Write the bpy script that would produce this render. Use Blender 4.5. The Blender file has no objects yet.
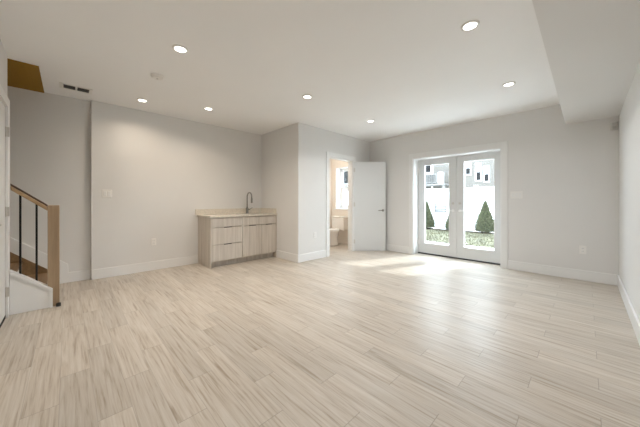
import bpy, bmesh, math, random
from mathutils import Vector, Matrix
random.seed(7)
S = bpy.context.scene
COL = S.collection
PI = math.pi

# ------------------------------------------------------------------ camera
F_PX, YAW, HORIZON = 259.36, 0.7985, 201.35
cam_d = bpy.data.cameras.new('camera')
cam_d.sensor_width = 36.0
cam_d.lens = F_PX / 640 * 36
cam_d.shift_y = (HORIZON - 213.5) / 640
cam_d.clip_start = 0.02
cam = bpy.data.objects.new('camera', cam_d)
COL.objects.link(cam)
cam.location = (0, 0, 1.13)
cam.rotation_euler = (PI / 2, 0, YAW)
S.camera = cam

# ------------------------------------------------------------------ light
SKY_STRENGTH = 11.5
SUN_STRENGTH = 4.0
LAMP_POWER = 0.84
LAMP_COLOR = (1.0, 0.93, 0.84)
LAMP_WARM = (1.0, 0.84, 0.66)
LAMP_COOL = (0.95, 0.975, 1.0)
BATH_POWER = 9.0
S.view_settings.view_transform = 'Standard'
S.view_settings.look = 'None'
S.view_settings.gamma = 1
S.view_settings.use_curve_mapping = False
S.view_settings.exposure = 0.25
S.cycles.diffuse_bounces = 12
S.cycles.max_bounces = 14
S.cycles.transparent_max_bounces = 12
S.cycles.sample_clamp_indirect = 6

w = bpy.data.worlds.new('sky')
S.world = w
w.use_nodes = True
nt = w.node_tree
nt.nodes.clear()
wo = nt.nodes.new('ShaderNodeOutputWorld')
bg = nt.nodes.new('ShaderNodeBackground')
bg.inputs['Color'].default_value = (0.76, 0.875, 1.0, 1)
bg.inputs['Strength'].default_value = SKY_STRENGTH
nt.links.new(bg.outputs[0], wo.inputs[0])

sun_d = bpy.data.lights.new('sun', 'SUN')
sun_d.energy = SUN_STRENGTH
sun_d.color = (0.97, 0.985, 1.0)
sun_d.angle = math.radians(1.0)
sun = bpy.data.objects.new('sun', sun_d)
COL.objects.link(sun)
sun.location = (3, 12, 12)
sun.rotation_euler = Vector((-0.74, -1.95, -1.91)).to_track_quat('-Z', 'Y').to_euler()

# ------------------------------------------------------------------ room numbers
H, ZS = 2.585, 2.272
XL, XST, XC, XS, XR = -4.967, -5.04, -3.696, -0.215, 0.306
YN, YST, YA, YF = -0.43, 0.247, 3.045, 5.29


# ------------------------------------------------------------------ materials
def mat(name, color, rough=0.5, metal=0.0, noise=0.0, nscale=8.0, bump=0.0, bscale=200.0, emit=None, spec=0.5):
    m = bpy.data.materials.new(name)
    m.use_nodes = True
    t = m.node_tree
    b = t.nodes['Principled BSDF']
    b.inputs['Roughness'].default_value = rough
    b.inputs['Metallic'].default_value = metal
    b.inputs['Specular IOR Level'].default_value = spec
    tc = t.nodes.new('ShaderNodeTexCoord')
    n = t.nodes.new('ShaderNodeTexNoise')
    n.inputs['Scale'].default_value = nscale
    n.inputs['Detail'].default_value = 4
    t.links.new(tc.outputs['Object'], n.inputs['Vector'])
    r = t.nodes.new('ShaderNodeValToRGB')
    c = Vector(color)
    r.color_ramp.elements[0].position = 0.3
    r.color_ramp.elements[1].position = 0.7
    r.color_ramp.elements[0].color = (*(c * (1 - noise)), 1)
    r.color_ramp.elements[1].color = (*[min(1, x) for x in c * (1 + noise)], 1)
    t.links.new(n.outputs['Fac'], r.inputs[0])
    t.links.new(r.outputs[0], b.inputs['Base Color'])
    if bump:
        n2 = t.nodes.new('ShaderNodeTexNoise')
        n2.inputs['Scale'].default_value = bscale
        t.links.new(tc.outputs['Object'], n2.inputs['Vector'])
        bp = t.nodes.new('ShaderNodeBump')
        bp.inputs['Strength'].default_value = bump
        bp.inputs['Distance'].default_value = 0.002
        t.links.new(n2.outputs['Fac'], bp.inputs['Height'])
        t.links.new(bp.outputs[0], b.inputs['Normal'])
    if emit:
        b.inputs['Emission Color'].default_value = (*emit[0], 1)
        b.inputs['Emission Strength'].default_value = emit[1]
    return m


def wood(name, dark, light, axis='z', scale=1.0, rough=0.5, contrast=1.0):
    """streaky grain running along one axis of the object's own space"""
    m = bpy.data.materials.new(name)
    m.use_nodes = True
    t = m.node_tree
    b = t.nodes['Principled BSDF']
    b.inputs['Roughness'].default_value = rough
    tc = t.nodes.new('ShaderNodeTexCoord')
    mp = t.nodes.new('ShaderNodeMapping')
    sc = {'x': (1.2, 28, 28), 'y': (28, 1.2, 28), 'z': (28, 28, 1.2)}[axis]
    mp.inputs['Scale'].default_value = [s * scale for s in sc]
    t.links.new(tc.outputs['Object'], mp.inputs[0])
    n = t.nodes.new('ShaderNodeTexNoise')
    n.inputs['Scale'].default_value = 1.0
    n.inputs['Detail'].default_value = 6
    n.inputs['Roughness'].default_value = 0.65
    t.links.new(mp.outputs[0], n.inputs['Vector'])
    r = t.nodes.new('ShaderNodeValToRGB')
    r.color_ramp.elements[0].position = 0.5 - 0.2 * contrast
    r.color_ramp.elements[1].position = 0.5 + 0.2 * contrast
    r.color_ramp.elements[0].color = (*dark, 1)
    r.color_ramp.elements[1].color = (*light, 1)
    t.links.new(n.outputs['Fac'], r.inputs[0])
    t.links.new(r.outputs[0], b.inputs['Base Color'])
    bp = t.nodes.new('ShaderNodeBump')
    bp.inputs['Strength'].default_value = 0.15
    bp.inputs['Distance'].default_value = 0.001
    t.links.new(n.outputs['Fac'], bp.inputs['Height'])
    t.links.new(bp.outputs[0], b.inputs['Normal'])
    return m


def floor_material():
    """0.145 x 0.9 m wood look planks along X, joints stepped by a third of a plank"""
    m = bpy.data.materials.new('wood look planks')
    m.use_nodes = True
    t = m.node_tree
    L = t.links.new
    b = t.nodes['Principled BSDF']
    tc = t.nodes.new('ShaderNodeTexCoord')
    sp = t.nodes.new('ShaderNodeSeparateXYZ')
    L(tc.outputs['Object'], sp.inputs[0])

    def M(op, a, c=None, d=None):
        n = t.nodes.new('ShaderNodeMath')
        n.operation = op
        for i, v in enumerate((a, c, d)):
            if v is None:
                continue
            if isinstance(v, (int, float)):
                n.inputs[i].default_value = v
            else:
                L(v, n.inputs[i])
        return n.outputs[0]
    v = M('DIVIDE', M('ADD', sp.outputs['Y'], 10 * 0.145 - 1.71 + 1.45), 0.1447)
    row = M('FLOOR', v)
    vf = M('SUBTRACT', v, row)
    u = M('ADD', M('DIVIDE', M('ADD', sp.outputs['X'], 0.547), 0.9), M('DIVIDE', M('SUBTRACT', row, 20), 3.0))
    pl = M('FLOOR', u)
    uf = M('SUBTRACT', u, pl)
    cv = t.nodes.new('ShaderNodeCombineXYZ')
    L(row, cv.inputs[0])
    L(pl, cv.inputs[1])
    wn = t.nodes.new('ShaderNodeTexWhiteNoise')
    wn.noise_dimensions = '2D'
    L(cv.outputs[0], wn.inputs['Vector'])
    rnd = wn.outputs['Value']
    # grain, shifted per plank
    gv = t.nodes.new('ShaderNodeCombineXYZ')
    L(M('ADD', M('MULTIPLY', sp.outputs['X'], 2.6), M('MULTIPLY', rnd, 40)), gv.inputs[0])
    L(M('ADD', M('MULTIPLY', sp.outputs['Y'], 62), M('MULTIPLY', rnd, 90)), gv.inputs[1])
    g = t.nodes.new('ShaderNodeTexNoise')
    g.inputs['Scale'].default_value = 1.0
    g.inputs['Detail'].default_value = 5
    g.inputs['Roughness'].default_value = 0.6
    g.inputs['Distortion'].default_value = 0.6
    L(gv.outputs[0], g.inputs['Vector'])
    gv2 = t.nodes.new('ShaderNodeCombineXYZ')
    L(M('ADD', M('MULTIPLY', sp.outputs['X'], 1.3), M('MULTIPLY', rnd, 70)), gv2.inputs[0])
    L(M('ADD', M('MULTIPLY', sp.outputs['Y'], 24), M('MULTIPLY', rnd, 130)), gv2.inputs[1])
    g2 = t.nodes.new('ShaderNodeTexNoise')
    g2.inputs['Scale'].default_value = 1.0
    g2.inputs['Detail'].default_value = 3
    g2.inputs['Distortion'].default_value = 1.2
    L(gv2.outputs[0], g2.inputs['Vector'])
    grain = M('ADD', M('MULTIPLY', g.outputs['Fac'], 0.6), M('MULTIPLY', g2.outputs['Fac'], 0.4))
    r = t.nodes.new('ShaderNodeValToRGB')
    e = r.color_ramp.elements
    e[0].position = 0.34
    e[0].color = (0.30, 0.24, 0.18, 1)
    e[1].position = 0.61
    e[1].color = (0.552, 0.507, 0.45, 1)
    k = e.new(0.475)
    k.color = (0.477, 0.422, 0.356, 1)
    L(grain, r.inputs[0])
    hs = t.nodes.new('ShaderNodeHueSaturation')
    L(r.outputs[0], hs.inputs['Color'])
    L(M('ADD', M('MULTIPLY', rnd, 0.15), 0.92), hs.inputs['Value'])
    # grout lines
    du = M('MULTIPLY', M('MINIMUM', uf, M('SUBTRACT', 1.0, uf)), 0.9)
    dv = M('MULTIPLY', M('MINIMUM', vf, M('SUBTRACT', 1.0, vf)), 0.1447)
    gr = M('LESS_THAN', M('MINIMUM', du, dv), 0.0013)
    mx = t.nodes.new('ShaderNodeMixRGB')
    mx.inputs[2].default_value = (0.24, 0.205, 0.17, 1)
    ends = M('LESS_THAN', du, 0.002)
    L(M('MAXIMUM', M('MULTIPLY', gr, 0.42), M('MULTIPLY', ends, 0.6)), mx.inputs[0])
    L(hs.outputs[0], mx.inputs[1])
    L(mx.outputs[0], b.inputs['Base Color'])
    L(M('ADD', M('MULTIPLY', g.outputs['Fac'], 0.10), 0.29), b.inputs['Roughness'])
    bp = t.nodes.new('ShaderNodeBump')
    bp.inputs['Strength'].default_value = 0.25
    bp.inputs['Distance'].default_value = 0.0012
    L(M('SUBTRACT', M('MULTIPLY', g.outputs['Fac'], 0.3), gr), bp.inputs['Height'])
    L(bp.outputs[0], b.inputs['Normal'])
    return m


def glass_material(name='window glass', refl=0.04, tint=(0.96, 0.98, 0.97)):
    m = bpy.data.materials.new(name)
    m.use_nodes = True
    t = m.node_tree
    t.nodes.clear()
    o = t.nodes.new('ShaderNodeOutputMaterial')
    a = t.nodes.new('ShaderNodeBsdfTransparent')
    a.inputs[0].default_value = (*tint, 1)
    g = t.nodes.new('ShaderNodeBsdfGlossy')
    g.inputs['Roughness'].default_value = 0.02
    mx = t.nodes.new('ShaderNodeMixShader')
    mx.inputs[0].default_value = refl
    t.links.new(a.outputs[0], mx.inputs[1])
    t.links.new(g.outputs[0], mx.inputs[2])
    t.links.new(mx.outputs[0], o.inputs[0])
    return m


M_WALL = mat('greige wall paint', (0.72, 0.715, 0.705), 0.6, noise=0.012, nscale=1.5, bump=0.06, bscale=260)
M_CEIL = mat('ceiling paint', (0.87, 0.87, 0.87), 0.7, noise=0.01, nscale=1.5, bump=0.06, bscale=260)
M_BATH = mat('cream bathroom paint', (0.82, 0.765, 0.70), 0.55, noise=0.02, nscale=2)
M_TRIM = mat('white trim paint', (0.78, 0.78, 0.775), 0.38, noise=0.01, nscale=3)
M_DOOR = mat('white door paint', (0.69, 0.70, 0.70), 0.4, noise=0.01, nscale=2)
M_FLOOR = floor_material()
M_OAK = wood('light oak', (0.25, 0.168, 0.098), (0.40, 0.29, 0.185), 'z', 1.0, 0.42)
M_OAKY = wood('light oak rail', (0.28, 0.18, 0.09), (0.44, 0.30, 0.165), 'y', 1.0, 0.42)
M_RAILCAP = wood('dark stained rail cap', (0.04, 0.018, 0.008), (0.085, 0.04, 0.018), 'y', 1.0, 0.4)
M_TREAD = wood('brown tread', (0.15, 0.085, 0.035), (0.26, 0.155, 0.07), 'x', 0.8, 0.45)
M_SOFFIT = wood('stained soffit', (0.25, 0.135, 0.018), (0.33, 0.185, 0.028), 'x', 0.4, 0.7)
M_SOFFIT.node_tree.nodes['Principled BSDF'].inputs['Specular IOR Level'].default_value = 0.15
M_CAB = wood('greige wood laminate', (0.43, 0.375, 0.32), (0.66, 0.61, 0.545), 'z', 0.75, 0.5, 1.2)
M_CABIN = mat('cabinet interior', (0.55, 0.5, 0.44), 0.6, noise=0.03)
M_QUARTZ = mat('beige speckled quartz', (0.68, 0.63, 0.55), 0.25, noise=0.14, nscale=60)
M_BLACK = mat('black metal', (0.012, 0.012, 0.013), 0.4, 0.6, noise=0.1)
M_RUBBER = mat('black rubber', (0.012, 0.012, 0.012), 0.7, noise=0.1)
M_CHROME = mat('brushed nickel', (0.62, 0.60, 0.57), 0.28, 1.0, noise=0.04, nscale=40)
M_LEVER = mat('pale satin metal', (0.86, 0.86, 0.85), 0.45, 0.7, noise=0.02, nscale=40)
M_HINGE = mat('satin nickel hinge', (0.30, 0.285, 0.265), 0.4, 0.85, noise=0.05, nscale=40)
M_FAUCET = mat('dark polished chrome', (0.36, 0.35, 0.34), 0.18, 1.0, noise=0.04, nscale=40)
M_STEEL = mat('sink steel', (0.55, 0.54, 0.52), 0.35, 1.0, noise=0.05, nscale=40)
M_PLASTIC = mat('white plastic', (0.80, 0.79, 0.77), 0.35, noise=0.01)
M_PLGREY = mat('grey plastic', (0.42, 0.41, 0.39), 0.45, noise=0.05)
M_SENSOR = mat('light grey plastic', (0.52, 0.51, 0.49), 0.45, noise=0.03)
M_SLOT = mat('dark slot', (0.05, 0.048, 0.045), 0.7, noise=0.1)
M_LOUVRE = mat('grey louvre', (0.16, 0.155, 0.15), 0.5, noise=0.05)
M_VENTIN = mat('vent duct', (0.06, 0.056, 0.05), 0.7, noise=0.1)
M_LENS = mat('lamp lens', (0.9, 0.9, 0.88), 0.4, noise=0.0, emit=((1.0, 0.95, 0.86), 6.0))
M_CERAMIC = mat('white ceramic', (0.83, 0.80, 0.76), 0.12, noise=0.01)
M_GLASS = glass_material()
M_BRONZE = mat('dark bronze sill', (0.03, 0.028, 0.025), 0.5, 0.3, noise=0.1)
M_CONC = mat('pale concrete', (0.60, 0.59, 0.57), 0.8, noise=0.06, nscale=5, bump=0.3, bscale=80)
M_VINYL = mat('white vinyl', (0.86, 0.86, 0.86), 0.4, noise=0.01)
M_MULCH = mat('brown mulch', (0.035, 0.028, 0.023), 1.0, noise=0.5, nscale=30, bump=0.8, bscale=40, spec=0.05)
M_LEAF = mat('arborvitae green', (0.085, 0.092, 0.047), 0.9, noise=0.6, nscale=14)
M_LEAFIN = mat('arborvitae core', (0.03, 0.042, 0.02), 0.95, noise=0.3, nscale=9)  # core coloured dark to put shaded gaps between the leaves
M_BARK = mat('bark', (0.08, 0.055, 0.035), 0.9, noise=0.3, nscale=20)
M_DARKGLASS = mat('dark window pane', (0.010, 0.010, 0.010), 0.6, noise=0.1, nscale=3, spec=0.1)


def grass_material():
    m = mat('lawn green', (0.068, 0.064, 0.034), 0.9, noise=0.35, nscale=3.0, bump=0.8, bscale=120)
    return m


def siding_material():
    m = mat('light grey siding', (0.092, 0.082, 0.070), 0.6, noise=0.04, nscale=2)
    t = m.node_tree
    b = t.nodes['Principled BSDF']
    tc = t.nodes.new('ShaderNodeTexCoord')
    wv = t.nodes.new('ShaderNodeTexWave')
    wv.wave_profile = 'SAW'
    wv.bands_direction = 'Z'
    wv.inputs['Scale'].default_value = 2.2
    t.links.new(tc.outputs['Object'], wv.inputs['Vector'])
    bp = t.nodes.new('ShaderNodeBump')
    bp.inputs['Distance'].default_value = 0.03
    bp.inputs['Strength'].default_value = 0.6
    t.links.new(wv.outputs['Fac'], bp.inputs['Height'])
    t.links.new(bp.outputs[0], b.inputs['Normal'])
    return m


M_GRASS = grass_material()
M_SIDING = siding_material()


# ------------------------------------------------------------------ mesh helpers
def box(bm, x0, x1, y0, y1, z0, z1, mtx=None):
    vs = [bm.verts.new((x, y, z)) for x in (x0, x1) for y in (y0, y1) for z in (z0, z1)]
    for f in ((0, 1, 3, 2), (4, 6, 7, 5), (0, 4, 5, 1), (2, 3, 7, 6), (0, 2, 6, 4), (1, 5, 7, 3)):
        bm.faces.new([vs[i] for i in f])
    if mtx is not None:
        bmesh.ops.transform(bm, matrix=mtx, verts=vs)
    return vs


def prism(bm, pts, axis, a, b):
    """extrude a 2-D outline along an axis: axis 'x' -> pts are (y, z); 'y' -> (x, z); 'z' -> (x, y)"""
    def P(p, q):
        return {'x': (q, p[0], p[1]), 'y': (p[0], q, p[1]), 'z': (p[0], p[1], q)}[axis]
    lo = [bm.verts.new(P(p, a)) for p in pts]
    hi = [bm.verts.new(P(p, b)) for p in pts]
    n = len(pts)
    bm.faces.new(lo)
    bm.faces.new(hi[::-1])
    for i in range(n):
        bm.faces.new((lo[i], hi[i], hi[(i + 1) % n], lo[(i + 1) % n]))


def loft(bm, rings, cap=True):
    R = [[bm.verts.new(p) for p in r] for r in rings]
    n = len(R[0])
    for a, b in zip(R, R[1:]):
        for i in range(n):
            bm.faces.new((a[i], a[(i + 1) % n], b[(i + 1) % n], b[i]))
    if cap:
        bm.faces.new(R[0][::-1])
        bm.faces.new(R[-1])


def lathe(bm, prof, n=24, mtx=None, cap=True):
    rings = []
    for r, z in prof:
        ring = [Vector((r * math.cos(2 * PI * i / n), r * math.sin(2 * PI * i / n), z)) for i in range(n)]
        if mtx is not None:
            ring = [mtx @ p for p in ring]
        rings.append(ring)
    loft(bm, rings, cap)


def tube(bm, pts, r, n=10):
    pts = [Vector(p) for p in pts]
    rr = r if isinstance(r, (list, tuple)) else [r] * len(pts)
    rings = []
    up = Vector((0.123, 0.456, 0.88)).normalized()
    for i, p in enumerate(pts):
        d = (pts[min(i + 1, len(pts) - 1)] - pts[max(i - 1, 0)]).normalized()
        a = d.cross(up).normalized()
        b = a.cross(d).normalized()
        up = b
        rings.append([p + (a * math.cos(2 * PI * k / n) + b * math.sin(2 * PI * k / n)) * rr[i] for k in range(n)])
    loft(bm, rings)


def obj(name, bm, m, parent=None, bevel=0.0, smooth=False, loc=None):
    bmesh.ops.recalc_face_normals(bm, faces=bm.faces)
    me = bpy.data.meshes.new(name)
    bm.to_mesh(me)
    bm.free()
    me.materials.append(m)
    if smooth:
        for p in me.polygons:
            p.use_smooth = True
    o = bpy.data.objects.new(name, me)
    COL.objects.link(o)
    if loc:
        o.location = loc
    if parent:
        o.parent = parent
    if bevel:
        md = o.modifiers.new('bevel', 'BEVEL')
        md.width = bevel
        md.segments = 2
        md.limit_method = 'ANGLE'
    return o


def NB():
    return bmesh.new()


def boxes(name, lst, m, parent=None, bevel=0.0):
    bm = NB()
    for b in lst:
        box(bm, *b)
    return obj(name, bm, m, parent, bevel)


def tag(o, label, cat, group=None):
    o['label'] = label
    o['category'] = cat
    if group:
        o['group'] = group
    return o


def thing(name, label, cat, loc=(0, 0, 0), rz=0.0, group=None):
    o = bpy.data.objects.new(name, None)
    o.empty_display_size = 0.1
    COL.objects.link(o)
    o.location = loc
    o.rotation_euler = (0, 0, rz)
    return tag(o, label, cat, group)


def struct(o, label=None, cat=None):
    o['kind'] = 'structure'
    if label:
        o['label'] = label
    if cat:
        o['category'] = cat
    return o


def copy_tree(o, parent=None):
    c = o.copy()
    COL.objects.link(c)
    if parent:
        c.parent = parent
    for ch in list(o.children):
        copy_tree(ch, c)
    return c


# ================================================================== STRUCTURE
struct(boxes('floor', [(-5.3, 0.5, -1.9, 5.56, -0.12, 0)], M_FLOOR), 'pale wood look plank floor of the whole room', 'floor')
struct(boxes('ceiling', [(-5.3, 0.5, -1.9, 5.6, H, H + 0.14)], M_CEIL), 'flat white ceiling with round recessed lights', 'ceiling')
struct(boxes('ceiling_soffit', [(XS, XR, YN, YF, ZS, H)], M_WALL), 'lowered white ceiling box along the right wall', 'ceiling')  # wall paint, darker than the ceiling's, stands in for shade on the box
struct(boxes('wall_left', [(-5.3, XL, YST, 5.6, 0, H)], M_WALL), 'long warm white wall behind the sink cabinet', 'wall')
struct(boxes('wall_stair', [(-5.3, XST, -1.9, YST, 0, H)], M_WALL), 'set back wall running up beside the stairs', 'wall')
struct(boxes('wall_alcove', [(XL, XC - 0.12, YA, YA + 0.12, 0, H)], M_WALL), 'short return wall at the right end of the sink cabinet', 'wall')
DY0, DY1, DZ = 3.86, 4.635, 2.055            # bathroom doorway
struct(boxes('wall_bathroom', [(XC - 0.12, XC, YA, DY0, 0, H), (XC - 0.12, XC, DY1, YF, 0, H), (XC - 0.12, XC, DY0, DY1, DZ, H)], M_WALL),
       'wall with the open bathroom doorway', 'wall')
FX0, FX1, FZ = -2.583, -1.008, 2.035         # french door opening
WX0, WX1, WZ0, WZ1 = -4.80, -4.16, 0.93, 2.04   # bathroom window
YO = 5.56
struct(boxes('wall_back', [(XL, WX0, YF, YO, 0, H), (WX1, FX0, YF, YO, 0, H), (FX1, 0.5, YF, YO, 0, H), (FX0, FX1, YF, YO, FZ, H),
                           (WX0, WX1, YF, YO, 0, WZ0), (WX0, WX1, YF, YO, WZ1, H)], M_WALL), 'wall holding the glazed double doors', 'wall')
struct(boxes('wall_right', [(XR, 0.5, -0.6, YF, 0, H)], M_WALL), 'plain white wall along the right edge', 'wall')
CX0, CX1 = -3.925, -3.16                     # closet door opening in the near wall
struct(boxes('wall_near', [(-4.045, CX0, YN - 0.12, YN, 0, H), (CX1, XR, YN - 0.12, YN, 0, H), (CX0, CX1, YN - 0.12, YN, 2.05, H)], M_WALL),
       'wall with the white door at the left edge', 'wall')
struct(boxes('wall_stairwell', [(-4.045, -3.93, -1.9, YN - 0.12, 0, H), (-5.04, -4.045, -1.9, -1.8, 0, H), (-3.93, -2.9, -1.0, -0.9, 0, H), (-3.1, -3.0, -0.9, YN - 0.12, 0, H)], M_WALL),
       'hidden walls around the stairwell and closet', 'wall')
# bathroom lining, a different paint
struct(boxes('wall_bathroom_lining', [(XL, XL + 0.006, YA + 0.126, YF, 0, H), (XL, XC - 0.12, YA + 0.12, YA + 0.126, 0, H),
                                      (XC - 0.126, XC - 0.12, YA + 0.126, DY0, 0, H), (XC - 0.126, XC - 0.12, DY1, YF, 0, H),
                                      (XC - 0.126, XC - 0.12, DY0, DY1, DZ, H),
                                      (XL, WX0, YF - 0.006, YF, 0, H), (WX1, XC - 0.12, YF - 0.006, YF, 0, H),
                                      (WX0, WX1, YF - 0.006, YF, 0, WZ0), (WX0, WX1, YF - 0.006, YF, WZ1, H)], M_BATH),
       'cream painted walls inside the bathroom', 'wall')
struct(boxes('trim_1', [(-5.04, -4.11, -1.8, -0.22, H - 0.012, H)], M_SOFFIT), 'stained wood soffit panel in the ceiling over the stairs', 'trim')

BH, BT = 0.145, 0.016


def baseboard(name, segs, label):
    """segs: boxes given as (x0,x1,y0,y1); a stepped top edge"""
    bm = NB()
    for (x0, x1, y0, y1) in segs:
        box(bm, x0, x1, y0, y1, 0, BH)
    return struct(obj(name, bm, M_TRIM, bevel=0.004), label, 'baseboard')


baseboard('baseboard_left', [(XL, XL + BT, YST, 1.714)], 'white baseboard under the long left wall')
baseboard('baseboard_alcove', [(-4.381, XC + BT, YA - BT, YA)], 'white baseboard on the return wall beside the cabinet')
baseboard('baseboard_bathroom', [(XC, XC + BT, YA, DY0 - 0.092), (XC, XC + BT, DY1 + 0.092, YF)], 'white baseboard beside the bathroom doorway')
baseboard('baseboard_back', [(XC + BT, FX0 - 0.09, YF - BT, YF), (FX1 + 0.09, XR, YF - BT, YF)], 'white baseboard on both sides of the double doors')
baseboard('baseboard_right', [(XR - BT, XR, YN, YF - BT)], 'white baseboard along the right wall')
baseboard('baseboard_near', [(CX1 + 0.1, XR - BT, YN, YN + BT)], 'white baseboard on the near wall')
# stair skirt: level baseboard, a step up and a slope following the stairs
bm = NB()
prism(bm, [(YST, 0), (YST, BH - 0.005), (0.012, BH - 0.005), (0.005, 0.26), (-1.8, 0.26 + 1.805 * 0.82), (-1.8, 0)], 'x', XST, XST + BT)
struct(obj('baseboard_stair', bm, M_TRIM, bevel=0.003), 'white skirt board stepping up beside the stairs', 'baseboard')

# casings
CW = 0.088


def casing_y(name, x, y0, y1, z, label, side=1):
    t = 0.018
    xa, xb = (x, x + t) if side > 0 else (x - t, x)
    return struct(boxes(name, [(xa, xb, y0 - CW, y0, 0, z + CW), (xa, xb, y1, y1 + CW, 0, z + CW), (xa, xb, y0, y1, z, z + CW)], M_TRIM, bevel=0.003), label, 'trim')


casing_y('trim_2', XC, DY0, DY1, DZ, 'white casing around the bathroom doorway')
struct(boxes('trim_3', [(XC - 0.126, XC, DY0, DY0 + 0.016, 0, DZ), (XC - 0.126, XC, DY1 - 0.016, DY1, 0, DZ), (XC - 0.126, XC, DY0 + 0.016, DY1 - 0.016, DZ - 0.016, DZ)], M_TRIM),
       'white jamb lining the bathroom doorway', 'trim')
struct(boxes('trim_4', [(FX0 - CW, FX0, YF - 0.018, YF, 0, FZ + 0.105), (FX1, FX1 + CW, YF - 0.018, YF, 0, FZ + 0.105), (FX0, FX1, YF - 0.018, YF, FZ, FZ + 0.105)], M_TRIM, bevel=0.003),
       'white casing around the glazed double doors', 'trim')
struct(boxes('trim_5', [(FX0, FX0 + 0.014, YF, YO, 0, FZ), (FX1 - 0.014, FX1, YF, YO, 0, FZ), (FX0 + 0.014, FX1 - 0.014, YF, YO, FZ - 0.012, FZ)], M_TRIM),
       'deep white jamb of the double doors', 'trim')
struct(boxes('trim_6', [(FX0 + 0.014, FX1 - 0.014, YF + 0.2, YO + 0.03, 0, 0.02)], M_BRONZE), 'dark threshold under the double doors', 'trim')
struct(boxes('trim_7', [(-4.032, CX0, YN, YN + 0.018, 0, 2.05 + CW), (CX1, CX1 + CW, YN, YN + 0.018, 0, 2.05 + CW), (CX0, CX1, YN, YN + 0.018, 2.05, 2.05 + CW)], M_TRIM, bevel=0.003),
       'white casing around the door at the left edge', 'trim')


# ------------------------------------------------------------------ door hardware
def hinge(parent, loc, axis='x', m=None):
    bm = NB()
    lathe(bm, [(0.007, -0.048), (0.007, 0.048)], 10)
    if axis == 'x':
        box(bm, -0.03, 0.03, -0.004, 0.0, -0.045, 0.045)
    elif axis == 'out':
        box(bm, -0.005, 0.005, 0.0, 0.022, -0.045, 0.045)
    else:
        box(bm, -0.004, 0.0, -0.03, 0.03, -0.045, 0.045)
    return obj('hinge', bm, m or M_HINGE, parent, loc=loc)


def lever(parent, loc, sx, sy, m=None):
    """rose on a face whose outward normal is sy along local Y, lever running along sx * X"""
    bm = NB()
    rot = Matrix.Rotation(-PI / 2 * sy, 4, 'X')
    lathe(bm, [(0.028, 0), (0.028, 0.007), (0.024, 0.010), (0.010, 0.011), (0.010, 0.048)], 20, rot)
    y = 0.046 * sy
    tube(bm, [(-0.008 * sx, y, 0), (0.03 * sx, y, 0), (0.08 * sx, y, -0.001), (0.115 * sx, y - 0.006 * sy, -0.002)], [0.010, 0.010, 0.009, 0.008])
    return obj('handle', bm, m or M_CHROME, parent, smooth=True, loc=loc)


# bathroom door, open about 135 degrees
hx, hy = -3.687, 4.655
ang = math.atan2(5.19 - hy, -3.19 - hx)
d1 = bpy.data.objects.new('door_1', None)
COL.objects.link(d1)
d1.location = (hx, hy, 0)
d1.rotation_euler = (0, 0, ang)
struct(d1, 'white slab bathroom door standing wide open', 'door')
boxes('door_panel', [(0.008, 0.735, 0.0, 0.036, 0.006, 2.03)], M_DOOR, d1, 0.003)
lever(d1, (0.672, 0.0, 0.925), -1, -1, M_HINGE)
lever(d1, (0.672, 0.036, 0.925), -1, 1, M_HINGE)
for z in (0.22, 1.06, 1.84):
    hinge(d1, (0.006, -0.004, z), 'x', M_CHROME)


# double glazed doors
def french_leaf(name, x0, x1, gx0, gx1, label, hside):
    r = bpy.data.objects.new(name, None)
    COL.objects.link(r)
    r.location = (x0, 5.5, 0)
    struct(r, label, 'door')
    W = x1 - x0
    a, b = gx0 - x0, gx1 - x0
    z0, z1, gz0, gz1 = 0.028, FZ - 0.014, 0.225, 1.912
    T = 0.045
    boxes('door_frame', [(0, a, 0, T, z0, z1), (b, W, 0, T, z0, z1), (a, b, 0, T, z0, gz0), (a, b, 0, T, gz1, z1)], M_DOOR, r, 0.002)
    k = 0.016
    boxes('glazing_bead', [(a, a + k, -0.006, T + 0.006, gz0, gz1), (b - k, b, -0.006, T + 0.006, gz0, gz1),
                           (a + k, b - k, -0.006, T + 0.006, gz0, gz0 + k), (a + k, b - k, -0.006, T + 0.006, gz1 - k, gz1)], M_TRIM, r, 0.002)
    boxes('glass', [(a + k, b - k, 0.02, 0.024, gz0 + k, gz1 - k)], M_GLASS, r)
    if hside < 0:
        lever(r, (W - 0.062, 0, 0.945), -1, -1, M_LEVER)
        bx = W - 0.062
    else:
        lever(r, (0.062, 0, 0.945), 1, -1, M_LEVER)
        bx = 0.062
    bm = NB()
    lathe(bm, [(0.024, 0), (0.024, 0.008), (0.020, 0.012)], 18, Matrix.Rotation(PI / 2, 4, 'X'))
    box(bm, -0.004, 0.004, -0.026, -0.01, -0.014, 0.014)
    obj('deadbolt', bm, M_CHROME, r, smooth=False, loc=(bx, 0, 1.09))
    for z in (0.25, 1.0, 1.8):
        hinge(r, (0.0 if hside < 0 else W, -0.003, z), 'x', M_TRIM)
    return r


french_leaf('door_2', -2.566, -1.789, -2.437, -1.913, 'left leaf of the white glazed double doors', -1)
french_leaf('door_3', -1.785, -1.025, -1.666, -1.14, 'right leaf of the white glazed double doors', 1)

# near door at the left edge, closed
d4 = bpy.data.objects.new('door_4', None)
COL.objects.link(d4)
d4.location = (CX0, YN, 0)
struct(d4, 'white hinged door cut off by the left edge', 'door')
bm = NB()
box(bm, 0.003, 0.762, -0.036, -0.002, 0.022, 2.047)
obj('door_panel', bm, M_DOOR, d4, 0.003)
boxes('door_gap_shade', [(0.003, 0.762, -0.034, 0.002, 0.001, 0.026)], M_RUBBER, d4)  # black strip put in for the shade in the gap under the door
for z in (0.25, 1.03, 1.805):
    hinge(d4, (0.003, 0.004, z), 'out', M_CHROME)
lever(d4, (0.70, -0.002, 0.94), -1, 1)

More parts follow.
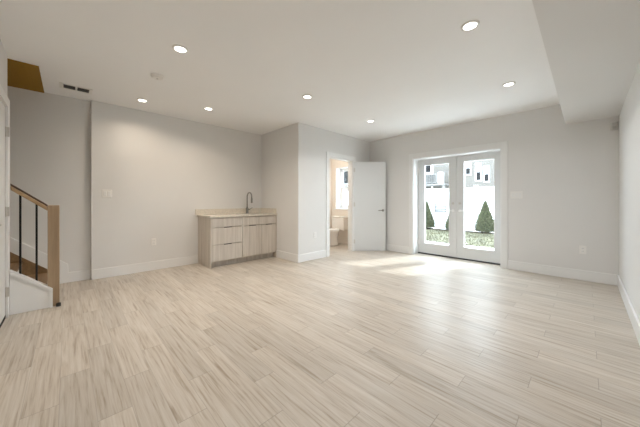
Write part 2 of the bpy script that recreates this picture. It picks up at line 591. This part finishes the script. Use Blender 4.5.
# bathroom window
w1 = bpy.data.objects.new('window_1', None)
COL.objects.link(w1)
w1.location = (WX0, YF, WZ0)
struct(w1, 'white double hung window over the toilet', 'window')
WW, WH = WX1 - WX0, WZ1 - WZ0
yy = 0.17
boxes('window_frame', [(0, 0.04, yy, yy + 0.07, 0, WH), (WW - 0.04, WW, yy, yy + 0.07, 0, WH), (0.04, WW - 0.04, yy, yy + 0.07, 0, 0.04), (0.04, WW - 0.04, yy, yy + 0.07, WH - 0.04, WH)], M_TRIM, w1)
for nm, za, zb, dy in (('sash', 0.04, WH / 2 + 0.02, 0.015), ('sash', WH / 2 - 0.02, WH - 0.04, 0.04)):
    s = boxes(nm, [(0.04, 0.08, yy + dy, yy + dy + 0.025, za, zb), (WW - 0.08, WW - 0.04, yy + dy, yy + dy + 0.025, za, zb),
                   (0.08, WW - 0.08, yy + dy, yy + dy + 0.025, za, za + 0.04), (0.08, WW - 0.08, yy + dy, yy + dy + 0.025, zb - 0.04, zb)], M_TRIM, w1)
    boxes('glass', [(0.08, WW - 0.08, yy + dy + 0.01, yy + dy + 0.014, za + 0.04, zb - 0.04)], M_GLASS, s)
boxes('window_sill', [(-0.04, WW + 0.04, -0.035, -0.007, -0.03, 0.0)], M_TRIM, w1, 0.004)
boxes('window_lining', [(0.0, 0.008, 0, yy, 0.008, WH), (WW - 0.008, WW, 0, yy, 0.008, WH), (0.0, WW, 0, yy, 0.0, 0.008)], M_TRIM, w1)

# ================================================================== CEILING LIGHTS
def make_light():
    t = thing('recessed_light', '', 'ceiling light', group='round recessed ceiling lights')
    bm = NB()
    lathe(bm, [(0.068, 0.0), (0.068, -0.005), (0.060, -0.010), (0.050, -0.010), (0.048, -0.005), (0.048, 0.0)], 40)
    obj('trim_ring', bm, M_PLASTIC, t, smooth=True)
    bm = NB()
    lathe(bm, [(0.0481, -0.001), (0.0481, -0.007), (0.04, -0.0085)], 40)
    obj('lens', bm, M_LENS, t)
    ld = bpy.data.lights.new('lamp', 'AREA')
    ld.shape = 'DISK'
    ld.size = 0.09
    ld.energy = LAMP_POWER
    ld.spread = math.radians(140)
    ld.color = LAMP_COLOR
    lo = bpy.data.objects.new('lamp', ld)
    COL.objects.link(lo)
    lo.location = (0, 0, -0.012)
    lo.parent = t
    return t


L0 = make_light()
for i, (x, y, power, lab) in enumerate([
        (-2.70, 0.772, 15, 'large round recessed light nearest the top of the photo, left of the ceiling centre'),
        (-4.45, 0.772, 4.8, 'round recessed light near the left wall, just right of the ceiling vent'),
        (-4.13, 1.584, 7, 'round recessed light in the ceiling above the sink cabinet'),
        (-2.70, 2.385, 14, 'round recessed light in the middle of the ceiling, beyond the cabinet corner'),
        (-0.67, 2.385, 12, 'large round recessed light near the lowered ceiling box, closer to the camera'),
        (-0.67, 3.92, 7, 'round recessed light beside the lowered ceiling box, above the double doors'),
        (-2.72, 3.93, 8, 'smallest round recessed light, in the far corner by the bathroom door')]):
    o = L0 if i == 0 else copy_tree(L0)
    o.location = (x, y, H)
    o['label'] = lab
    lamp = [c for c in o.children if c.type == 'LIGHT'][0]
    lamp.data = lamp.data.copy()
    lamp.data.energy = power * LAMP_POWER
    if x < -4:
        lamp.data.color = LAMP_WARM
    elif x > -1 or y > 3:
        lamp.data.color = LAMP_COOL

# unseen lamp added for warm bathroom light, with a plain fixture
bl = bpy.data.lights.new('bathroom_fill_lamp', 'AREA')
bl.shape = 'DISK'
bl.size = 0.3
bl.energy = BATH_POWER
bl.color = (1.0, 0.93, 0.84)
blo = bpy.data.objects.new('bathroom_fill_lamp', bl)
COL.objects.link(blo)
blo.location = (-4.35, 4.2, H - 0.03)
t = thing('added_ceiling_light', 'unseen round white ceiling light added inside the bathroom', 'ceiling light', (-4.35, 4.2, H))
bm = NB()
lathe(bm, [(0.17, -0.0005), (0.17, -0.018), (0.155, -0.024)], 32)
obj('light_body', bm, M_PLASTIC, t)
blo.parent = t
blo.location = (0, 0, -0.03)

# smoke detector
t = thing('smoke_detector', 'small round white smoke detector on the ceiling', 'smoke detector', (-3.46, 0.745, H))
bm = NB()
lathe(bm, [(0.066, 0), (0.066, -0.010), (0.060, -0.012), (0.058, -0.026), (0.046, -0.036), (0.012, -0.038)], 32)
obj('housing', bm, M_PLASTIC, t, smooth=False)
bm = NB()
lathe(bm, [(0.009, -0.037), (0.009, -0.041)], 14)
obj('test_button', bm, M_PLGREY, t)

# ceiling vent: white frame with two dark louvred slots
t = thing('ceiling_vent', 'white rectangular ceiling air vent with two dark slots', 'vent', (-4.585, 0.083, H), 0.0)
y0, y1, xa, xb = -0.155, 0.155, -0.095, 0.100
so = [(-0.118, -0.010), (0.010, 0.122)]
fx0, fx1 = -0.072, 0.078
boxes('frame', [(xa, fx0, y0, y1, -0.008, 0), (fx1, xb, y0, y1, -0.008, 0), (fx0, fx1, y0, so[0][0], -0.008, 0), (fx0, fx1, so[0][1], so[1][0], -0.008, 0), (fx0, fx1, so[1][1], y1, -0.008, 0)], M_PLASTIC, t, 0.002)
for a, b in so:
    sl = boxes('slot', [(fx0, fx1, a, b, -0.002, -0.0005)], M_VENTIN, t)
    bm = NB()
    for k in range(4):
        x = fx0 + 0.03 + k * 0.03
        box(bm, -0.006, 0.006, a, b, -0.0007, 0.0007, Matrix.Translation((x, 0, -0.005)) @ Matrix.Rotation(0.5, 4, 'Y'))
    obj('louvre', bm, M_LOUVRE, t)

# ================================================================== STAIRS
st = thing('staircase', 'stairs with brown wood treads and white risers behind the near wall', 'stairs', (-4.5, -0.07, 0))
RUN, RISE, N = 0.235, 0.18, 6
X0, X1 = XST + BT + 0.0125, -4.06
for k in range(N):
    ya = -0.19 - k * RUN
    bm = NB()
    box(bm, X0 + 4.5, X1 + 4.5, ya - RUN - 0.002 + 0.07, ya + 0.022 + 0.07, RISE * (k + 1) - 0.026, RISE * (k + 1))
    obj('tread', bm, M_TREAD, st, 0.006)
    boxes('riser', [(X0 + 4.5, X1 + 4.5, ya - 0.014 + 0.07, ya + 0.07, RISE * k, RISE * (k + 1) - 0.026)], M_TRIM, st)
bm = NB()
prism(bm, [(-0.18, 0.0), (-0.18, 0.215), (-1.7, 0.215 + 1.52 * 0.86), (-1.7, 0.0)], 'x', XST + BT + 0.0005, XST + BT + 0.012)
for v in bm.verts:
    v.co += Vector((4.5, 0.07, 0))
obj('wall_stringer', bm, M_TREAD, st)
# closed white side panel with sloped cap
sl = 0.82
def zt(y):
    return 0.203 + (-0.118 - y) * sl
bm = NB()
prism(bm, [(-0.118, 0), (-0.118, zt(-0.118) - 0.02), (YN + 0.02, zt(YN + 0.02) - 0.02), (YN + 0.02, 0)], 'x', -3.99, -3.998)
prism(bm, [(-0.152, 0), (-0.152, zt(-0.152) - 0.02), (YN + 0.002, zt(YN) - 0.02), (YN + 0.002, 0)], 'x', -3.998, -4.055)
for v in bm.verts:
    v.co += Vector((4.5, 0.07, 0))
obj('side_panel', bm, M_TRIM, st)
bm = NB()
prism(bm, [(-0.112, zt(-0.112) - 0.03), (-0.112, zt(-0.112)), (YN + 0.02, zt(YN + 0.02)), (YN + 0.02, zt(YN + 0.02) - 0.03)], 'x', -3.972, -3.9985)
prism(bm, [(-0.152, zt(-0.152) - 0.02), (-0.152, zt(-0.152)), (YN + 0.02, zt(YN + 0.02)), (YN + 0.02, zt(YN + 0.02) - 0.02)], 'x', -3.9985, -4.058)
prism(bm, [(-0.112, 0), (-0.112, zt(-0.112) - 0.031), (-0.135, zt(-0.135) - 0.031), (-0.135, 0)], 'x', -3.972, -3.99)
for v in bm.verts:
    v.co += Vector((4.5, 0.07, 0))
obj('cap_trim', bm, M_TRIM, st)

rl = thing('stair_railing', 'oak newel post and handrail with thin black balusters', 'railing', (-4.045, -0.107, 0))
bm = NB()
box(bm, -0.046, 0.0445, -0.044, 0.046, 0.0, 1.088)
obj('newel_post', bm, M_OAK, rl, 0.004)
def zr(y):      # top of the rail, world y
    return 1.094 + (-0.151 - y) * 0.84
bm = NB()
ya, yb = -0.151 + 0.107, YN + 0.022 + 0.107
za, zb = zr(-0.151), zr(YN + 0.022)
prism(bm, [(ya, za - 0.066), (ya, za - 0.022), (yb, zb - 0.022), (yb, zb - 0.066)], 'x', -0.03, 0.03)
hr = obj('handrail', bm, M_OAKY, rl, 0.008)
bm = NB()
prism(bm, [(ya, za - 0.0218), (ya, za), (yb, zb), (yb, zb - 0.0218)], 'x', -0.026, 0.026)
obj('rail_cap', bm, M_RAILCAP, hr, 0.004)
for y in (-0.345, -0.232):
    boxes('baluster', [(-0.008, 0.008, y + 0.107 - 0.008, y + 0.107 + 0.008, zt(y) - 0.004, zr(y) - 0.05)], M_BLACK, rl)

# small black door stop
t = thing('door_stop', 'small black rubber stop on the floor at the foot of the oak newel', 'door stop', (-3.976, -0.068, 0))
bm = NB()
lathe(bm, [(0.019, 0), (0.019, 0.028), (0.016, 0.034), (0.008, 0.035)], 18)
obj('rubber_body', bm, M_RUBBER, t)

# ================================================================== WET BAR
cb = thing('sink_cabinet', 'greige wood grain base cabinet with drawers and doors under the counter', 'cabinet', (-4.4, 1.735, 0))
ox, oy = 4.4, -1.735
def cbx(x0, x1, y0, y1, z0, z1):
    return (x0 + ox, x1 + ox, y0 + oy, y1 + oy, z0, z1)
TOP = 0.852
bd = boxes('body', [cbx(XL + 0.002, -4.404, 1.741, 3.018, 0.10, 0.118), cbx(XL + 0.002, XL + 0.014, 1.741, 3.018, 0.118, TOP),
                    cbx(-4.96, -4.43, 2.282, 2.298, 0.118, TOP - 0.06), cbx(-4.424, -4.404, 1.741, 3.018, TOP - 0.03, TOP)], M_CABIN, cb)
boxes('end_panel', [cbx(XL + 0.001, -4.38, 1.715, 1.740, 0, TOP)], M_CAB, cb, 0.001)
boxes('end_panel', [cbx(XL + 0.001, -4.38, 3.02, 3.042, 0, TOP)], M_CAB, cb, 0.001)
boxes('toe_kick', [cbx(-4.50, -4.485, 1.741, 3.018, 0, 0.10)], M_CAB, cb)
def front(name, y0, y1, z0, z1, pull=True):
    o = boxes(name, [cbx(-4.402, -4.381, y0, y1, z0, z1)], M_CAB, cb, 0.0015)
    if pull:
        c = (y0 + y1) / 2
        boxes('pull', [cbx(-4.40, -4.374, c - 0.07, c + 0.07, z1 + 0.0005, z1 + 0.0025), cbx(-4.3765, -4.374, c - 0.07, c + 0.07, z1 - 0.006, z1 + 0.0005)], M_BLACK, o)
    return o
front('drawer', 1.742, 2.288, 0.688, 0.838, False)
front('drawer', 1.742, 2.288, 0.395, 0.680)
front('drawer', 1.742, 2.288, 0.110, 0.387)
front('false_drawer_front', 2.294, 3.015, 0.688, 0.838, False)
front('cabinet_door', 2.294, 2.694, 0.110, 0.680)
front('cabinet_door', 2.700, 3.015, 0.110, 0.680)

ct = thing('countertop', 'beige speckled stone counter with short backsplash over the cabinet', 'countertop', (XL, 1.665, 0.855))
CX, CY, CZ = -XL, -1.665, -0.855
def ctb(x0, x1, y0, y1, z0, z1):
    return (x0 + CX, x1 + CX, y0 + CY, y1 + CY, z0 + CZ, z1 + CZ)
SX0, SX1, SY0, SY1 = -4.80, -4.47, 2.40, 2.92
boxes('slab', [ctb(XL + .001, SX0, 1.695, 3.043, 0.855, 0.882), ctb(SX1, -4.36, 1.695, 3.043, 0.855, 0.882),
               ctb(SX0, SX1, 1.695, SY0, 0.855, 0.882), ctb(SX0, SX1, SY1, 3.043, 0.855, 0.882)], M_QUARTZ, ct, 0.0)
boxes('backsplash', [ctb(XL + .001, XL + 0.021, 1.665, 3.043, 0.882, 0.985), ctb(XL + 0.021, -4.39, 3.023, 3.043, 0.882, 0.985)], M_QUARTZ, ct, 0.001)

t = thing('sink', 'stainless undermount sink sunk into the counter', 'sink', ((SX0 + SX1) / 2, (SY0 + SY1) / 2, 0.70))
a, b = (SX1 - SX0) / 2 + 0.006, (SY1 - SY0) / 2 + 0.006
bm = NB()
rings = []
def rr(hx, hy, z, r=0.05):
    pts = []
    for q, (sx, sy) in enumerate(((1, 1), (-1, 1), (-1, -1), (1, -1))):
        for k in range(5):
            th = q * PI / 2 + k * PI / 8
            pts.append((sx * (hx - r) + r * math.cos(th), sy * (hy - r) + r * math.sin(th), z))
    return pts
loft(bm, [rr(a + 0.012, b + 0.012, 0.154), rr(a, b, 0.154), rr(a - 0.006, b - 0.006, 0.01), rr(a - 0.03, b - 0.03, 0.0)], cap=False)
f = bm.faces.new([v for v in bm.verts][-20:])
o = obj('basin', bm, M_STEEL, t, smooth=False)
sm = o.modifiers.new('solid', 'SOLIDIFY')
sm.thickness = 0.0012
bm = NB()
lathe(bm, [(0.04, 0.001), (0.04, 0.004), (0.03, 0.005), (0.02, 0.002)], 24)
obj('drain', bm, M_CHROME, t)

t = thing('faucet', 'tall gooseneck pull down faucet behind the sink', 'faucet', (-4.885, 2.66, 0.882))
bm = NB()
lathe(bm, [(0.034, 0), (0.034, 0.008), (0.028, 0.012), (0.026, 0.015), (0.026, 0.11), (0.019, 0.12)], 24)
obj('base', bm, M_FAUCET, t, smooth=False)
bm = NB()
pts = [(0, 0, 0.11), (0, 0, 0.22), (0, 0, 0.335)]
R = 0.092
for k in range(1, 13):
    th = PI - k * PI / 12
    pts.append((R + R * math.cos(th), 0, 0.335 + R * math.sin(th)))
pts.append((2 * R, 0, 0.31))
tube(bm, pts, 0.0125, 14)
obj('spout', bm, M_FAUCET, t, smooth=True)
bm = NB()
lathe(bm, [(0.014, 0.31), (0.018, 0.30), (0.019, 0.235), (0.016, 0.215)], 18, Matrix.Translation((2 * R, 0, 0)))
obj('spray_head', bm, M_FAUCET, t, smooth=False)
bm = NB()
tube(bm, [(0, 0.018, 0.075), (0, 0.045, 0.078), (0.004, 0.075, 0.092), (0.008, 0.115, 0.118)], [0.013, 0.012, 0.007, 0.006], 12)
obj('lever_handle', bm, M_FAUCET, t, smooth=True)


# ================================================================== PLATES ON THE WALLS
def plate(name, label, cat, loc, rz, gangs, kind, group=None):
    """wall plate facing local -Y"""
    t = thing(name, label, cat, loc, rz, group)
    wd = 0.070 + 0.046 * (gangs - 1)
    boxes('plate', [(-wd / 2, wd / 2, -0.006, -0.0003, -0.058, 0.058)], M_PLASTIC, t, 0.003)
    for g in range(gangs):
        x = (g - (gangs - 1) / 2) * 0.046
        if kind == 'switch':
            bm = NB()
            box(bm, x - 0.0165, x + 0.0165, -0.0105, -0.006, -0.033, 0.033, None)
            obj('rocker', bm, M_TRIM, t, 0.002)
        else:
            for z in (-0.021, 0.021):
                bm = NB()
                lathe(bm, [(0.0165, 0.006), (0.0165, 0.0085)], 20, Matrix.Translation((x, 0, z)) @ Matrix.Rotation(PI / 2, 4, 'X'))
                s = obj('socket', bm, M_TRIM, t)
                boxes('contact_slot', [(x - 0.008, x - 0.0055, -0.0089, -0.0086, z - 0.005, z + 0.005), (x + 0.0055, x + 0.008, -0.0089, -0.0086, z - 0.004, z + 0.004)], M_SLOT, s)
    return t


plate('light_switch', 'white double rocker switch plate on the long left wall', 'switch', (XL, 0.422, 1.245), PI / 2, 2, 'switch')
plate('power_outlet', 'white outlet low on the long left wall, left of the sink cabinet', 'outlet', (XL, 1.015, 0.462), PI / 2, 1, 'outlet')
plate('power_outlet', 'white outlet low on the wall just left of the bathroom doorway', 'outlet', (XC, 3.464, 0.473), PI / 2, 1, 'outlet')
plate('light_switch', 'white triple rocker switch plate right of the glazed double doors', 'switch', (-0.80, YF, 1.235), 0, 3, 'switch')
plate('power_outlet', 'white outlet low on the back wall near the right corner', 'outlet', (-0.035, YF, 0.435), 0, 1, 'outlet')

# small motion sensor in the corner under the soffit
t = thing('motion_sensor', 'small grey motion sensor high in the right corner under the lowered ceiling', 'sensor', (0.262, YF, 2.135))
boxes('bracket', [(-0.012, 0.012, -0.02, -0.0005, -0.02, 0.03)], M_PLGREY, t, 0.003)
bm = NB()
prism(bm, [(-0.032, -0.02), (0.032, -0.02), (0.036, -0.045), (0.02, -0.062), (-0.02, -0.062), (-0.036, -0.045)], 'z', -0.05, 0.05)
obj('housing', bm, M_SENSOR, t, 0.005)
bm = NB()
box(bm, -0.018, 0.018, -0.066, -0.060, -0.035, 0.0)
obj('lens', bm, M_PLGREY, t, 0.002)

# ================================================================== BATHROOM
t = thing('toilet', 'white two piece toilet seen through the bathroom doorway', 'toilet', (-4.56, YF - 0.012, 0))
def ell(cx, cy, rx, ryf, ryb, z, n=28):
    return [(cx + rx * math.cos(2 * PI * i / n), cy + (ryb if math.sin(2 * PI * i / n) > 0 else ryf) * math.sin(2 * PI * i / n), z) for i in range(n)]
bm = NB()
loft(bm, [ell(0, -0.40, 0.115, 0.22, 0.20, 0.0), ell(0, -0.40, 0.112, 0.21, 0.20, 0.03), ell(0, -0.41, 0.10, 0.20, 0.20, 0.12), ell(0, -0.42, 0.12, 0.22, 0.20, 0.22),
          ell(0, -0.43, 0.165, 0.26, 0.22, 0.31), ell(0, -0.43, 0.182, 0.275, 0.23, 0.36), ell(0, -0.43, 0.182, 0.275, 0.23, 0.385)])
obj('bowl', bm, M_CERAMIC, t, smooth=True)
bm = NB()
loft(bm, [ell(0, -0.43, 0.186, 0.28, 0.225, 0.386), ell(0, -0.43, 0.19, 0.285, 0.225, 0.395), ell(0, -0.43, 0.186, 0.28, 0.225, 0.405)])
obj('seat', bm, M_PLASTIC, t, smooth=False)
bm = NB()
loft(bm, [ell(0, -0.43, 0.186, 0.28, 0.225, 0.406), ell(0, -0.43, 0.188, 0.282, 0.225, 0.416), ell(0, -0.43, 0.165, 0.26, 0.21, 0.424)])
obj('lid', bm, M_PLASTIC, t, smooth=False)
boxes('tank', [(-0.215, 0.215, -0.195, -0.005, 0.375, 0.70)], M_CERAMIC, t, 0.02)
boxes('tank_lid', [(-0.225, 0.225, -0.205, -0.001, 0.70, 0.73)], M_CERAMIC, t, 0.008)
bm = NB()
tube(bm, [(-0.15, -0.195, 0.64), (-0.15, -0.215, 0.64), (-0.09, -0.222, 0.635)], 0.007, 8)
obj('flush_lever', bm, M_CHROME, t)

# ================================================================== OUTSIDE
GZ = -0.12
struct(boxes('patio', [(-14, 6, 5.56, 8.1, GZ - 0.1, GZ)], M_CONC), 'pale concrete strip outside the double doors', 'patio')
bm = NB()
nx, ny = 80, 16
V = [[bm.verts.new((-14 + 20 * i / nx, 8.1 + 3.5 * j / ny, GZ - 0.02 + random.uniform(0, 0.03))) for j in range(ny + 1)] for i in range(nx + 1)]
for i in range(nx):
    for j in range(ny):
        bm.faces.new((V[i][j], V[i + 1][j], V[i + 1][j + 1], V[i][j + 1]))
# blades standing on the lawn
for k in range(9000):
    x, y = random.uniform(-9, 1), random.uniform(8.12, 11.55)
    hh = random.uniform(0.03, 0.06)
    a = random.uniform(0, PI)
    dx, dy = 0.012 * math.cos(a), 0.012 * math.sin(a)
    lx, ly = random.uniform(-.02, .02), random.uniform(-.02, .02)
    bm.faces.new([bm.verts.new(p) for p in ((x - dx, y - dy, GZ - 0.02), (x + dx, y + dy, GZ - 0.02), (x + lx, y + ly, GZ + hh))])
o = obj('lawn_grass', bm, M_GRASS)
o['kind'] = 'stuff'
tag(o, 'short pale green lawn beyond the patio', 'grass')
bm = NB()
V = [[bm.verts.new((-14 + 20 * i / 200, 11.62 + 0.75 * j / 8, GZ - 0.05 + random.uniform(0, 0.05))) for j in range(9)] for i in range(201)]
for i in range(200):
    for j in range(8):
        bm.faces.new((V[i][j], V[i + 1][j], V[i + 1][j + 1], V[i][j + 1]))
o = obj('mulch_bed', bm, M_MULCH)
o['kind'] = 'stuff'
tag(o, 'dark mulch strip along the foot of the fence', 'mulch')
struct(boxes('ground', [(-40, 20, 5.56, 45, GZ - 0.5, GZ - 0.11)], M_CONC), 'ground outside', 'ground')

# white vinyl fence
fc = thing('vinyl_fence', 'tall white vinyl fence across the back of the yard', 'fence', (-4, 12.45, GZ))
FTOP = 1.725 - GZ
px0 = -3.27 + 4
bays = [px0 + 2.4 * k for k in range(-4, 4)]
for p in bays:
    po = boxes('post', [(p - 0.065, p + 0.065, -0.065, 0.065, 0, FTOP + 0.06)], M_VINYL, fc, 0.004)
    bm = NB()
    box(bm, p - 0.075, p + 0.075, -0.075, 0.075, FTOP + 0.06, FTOP + 0.085)
    obj('post_cap', bm, M_VINYL, po, 0.01)
for p, q in zip(bays, bays[1:]):
    bm = NB()
    n = 14
    wdt = (q - p - 0.13) / n
    for k in range(n):
        x = p + 0.065 + k * wdt
        box(bm, x + 0.002, x + wdt - 0.002, -0.012, 0.012, 0.10, FTOP - 0.10)
    box(bm, p + 0.065, q - 0.065, -0.008, 0.008, 0.10, FTOP - 0.10)
    obj('panel', bm, M_VINYL, fc)
    boxes('rail', [(p + 0.065, q - 0.065, -0.024, 0.024, FTOP - 0.13, FTOP)], M_VINYL, fc, 0.004)
    boxes('rail', [(p + 0.065, q - 0.065, -0.024, 0.024, 0.03, 0.17)], M_VINYL, fc, 0.004)


# arborvitae shrubs
def make_shrub(seed, x, y, hgt, rad, label):
    rnd = random.Random(seed)
    t = thing('evergreen_shrub', label, 'shrub', (x, y, GZ), rnd.uniform(0, 6), 'conical evergreens along the fence')
    bm = NB()
    tube(bm, [(0, 0, -0.01), (0, 0, 0.15)], [0.03, 0.025], 8)
    obj('stem', bm, M_BARK, t)
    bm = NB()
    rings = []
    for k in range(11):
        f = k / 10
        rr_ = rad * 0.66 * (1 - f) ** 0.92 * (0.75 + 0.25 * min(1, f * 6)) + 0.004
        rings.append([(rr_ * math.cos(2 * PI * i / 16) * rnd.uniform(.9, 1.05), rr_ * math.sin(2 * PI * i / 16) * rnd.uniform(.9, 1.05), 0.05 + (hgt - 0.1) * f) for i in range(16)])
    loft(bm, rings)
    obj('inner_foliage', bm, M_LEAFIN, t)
    bm = NB()
    for k in range(3600):
        f = rnd.random() ** 1.35
        z = 0.05 + (hgt - 0.06) * f
        rr_ = rad * (1 - f) ** 0.92 * (0.80 + 0.20 * min(1, f * 6)) * rnd.uniform(0.62, 1.06)
        a = rnd.uniform(0, 2 * PI)
        p = Vector((rr_ * math.cos(a), rr_ * math.sin(a), z))
        out = Vector((math.cos(a), math.sin(a), rnd.uniform(0.8, 2.2))).normalized()
        side = out.cross(Vector((rnd.uniform(-1, 1), rnd.uniform(-1, 1), rnd.uniform(-1, 1)))).normalized()
        s = rnd.uniform(0.028, 0.055)
        q = [p - side * s * 0.32, p + out * s * 0.6 - side * s * 0.42, p + out * s * 1.2, p + out * s * 0.6 + side * s * 0.42, p + side * s * 0.32]
        bm.faces.new([bm.verts.new(v) for v in q])
    obj('foliage', bm, M_LEAF, t)


make_shrub(1, -2.81, 11.95, 1.26, 0.39, 'whole conical evergreen shrub seen through the right door glass')
make_shrub(2, -5.17, 11.95, 1.24, 0.38, 'conical evergreen shrub at the left side of the left door glass')
make_shrub(3, -3.98, 11.95, 1.24, 0.37, 'conical evergreen shrub partly hidden behind the meeting stile of the doors')

# pale slatted panel fixed to the fence
t = thing('fence_grille', 'faint pale grey slatted panel on the fence between two shrubs', 'panel', (-4.72, 12.436, 0.62))
boxes('frame', [(-0.26, 0.26, -0.03, -0.001, 0, 0.03), (-0.26, 0.26, -0.03, -0.001, 0.40, 0.43), (-0.26, -0.23, -0.03, -0.001, 0.03, 0.40), (0.23, 0.26, -0.03, -0.001, 0.03, 0.40)],
      mat('pale grey panel', (0.085, 0.085, 0.085), 0.5, noise=0.02), t)
boxes('slat', [(-0.23, 0.23, -0.024, -0.001, 0.05 + 0.07 * k, 0.09 + 0.07 * k) for k in range(5)], bpy.data.materials['pale grey panel'], t)

# neighbour's house
hs = thing('neighbour_house', 'light grey sided house beyond the white fence', 'house', (-8, 20, GZ))
boxes('siding_wall', [(-14, 9, 0, 8, 0, 7.6)], M_SIDING, hs)
bm = NB()
prism(bm, [(-14.3, 7.6), (9.3, 7.6), (9.3, 7.8), (-14.3, 7.8)], 'y', -0.3, 8.3)
obj('roof', bm, M_PLGREY, hs)
boxes('corner_board', [(-0.29, -0.17, -0.03, 0, 0, 7.6)], M_VINYL, hs)
def hwin(x, z0, z1, wd, half=False):
    x += 8
    z0 -= GZ
    z1 -= GZ
    f = boxes('window', [(x - wd / 2 - 0.06, x - wd / 2, -0.05, 0, z0, z1), (x + wd / 2, x + wd / 2 + 0.06, -0.05, 0, z0, z1),
                         (x - wd / 2, x + wd / 2, -0.05, 0, z0, z0 + 0.06), (x - wd / 2, x + wd / 2, -0.05, 0, z1 - 0.06, z1)]
              + ([(x - wd / 2, x + wd / 2, -0.04, 0, (z0 + z1) / 2, z1 - 0.06)] if half else []), M_VINYL, hs)
    boxes('pane', [(x - wd / 2, x + wd / 2, -0.02, 0, z0 + 0.06, (z0 + z1) / 2 if half else z1 - 0.06)], M_DARKGLASS, f)
hwin(-5.74, 2.95, 3.95, 0.28, True)
hwin(-16.9, 2.8, 4.4, 1.2)
hwin(-5.10, 2.5, 3.75, 0.26, True)
hwin(-4.63, 2.4, 3.5, 0.24, True)
hwin(-8.60, 3.30, 4.2, 0.56)
boxes('balcony_dark_panel', [(-1.4, -0.02, -0.03, 0, 2.5, 3.3)], M_DARKGLASS, hs)  # flat dark panel behind the balcony railing
hwin(-2.5, 2.4, 3.6, 0.5, True)

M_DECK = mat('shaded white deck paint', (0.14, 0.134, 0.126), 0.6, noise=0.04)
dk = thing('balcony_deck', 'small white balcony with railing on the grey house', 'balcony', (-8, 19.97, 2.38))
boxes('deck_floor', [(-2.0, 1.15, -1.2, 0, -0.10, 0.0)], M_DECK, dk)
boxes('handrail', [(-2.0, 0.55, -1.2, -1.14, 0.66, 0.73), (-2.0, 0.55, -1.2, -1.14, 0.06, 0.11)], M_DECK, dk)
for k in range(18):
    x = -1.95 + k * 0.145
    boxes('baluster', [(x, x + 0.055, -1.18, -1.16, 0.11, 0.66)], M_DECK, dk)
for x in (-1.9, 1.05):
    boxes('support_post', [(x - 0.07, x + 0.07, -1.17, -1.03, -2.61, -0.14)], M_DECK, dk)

t = thing('air_conditioner', 'white box shaped air conditioner standing on the neighbour balcony', 'air conditioner', (-7.25, 19.1, 2.38))
boxes('casing', [(-0.15, 0.15, -0.2, 0.2, 0.04, 0.82)], M_VINYL, t, 0.02)
boxes('foot', [(-0.13, -0.08, -0.18, 0.18, 0, 0.04)], M_PLGREY, t)
boxes('foot', [(0.08, 0.13, -0.18, 0.18, 0, 0.04)], M_PLGREY, t)
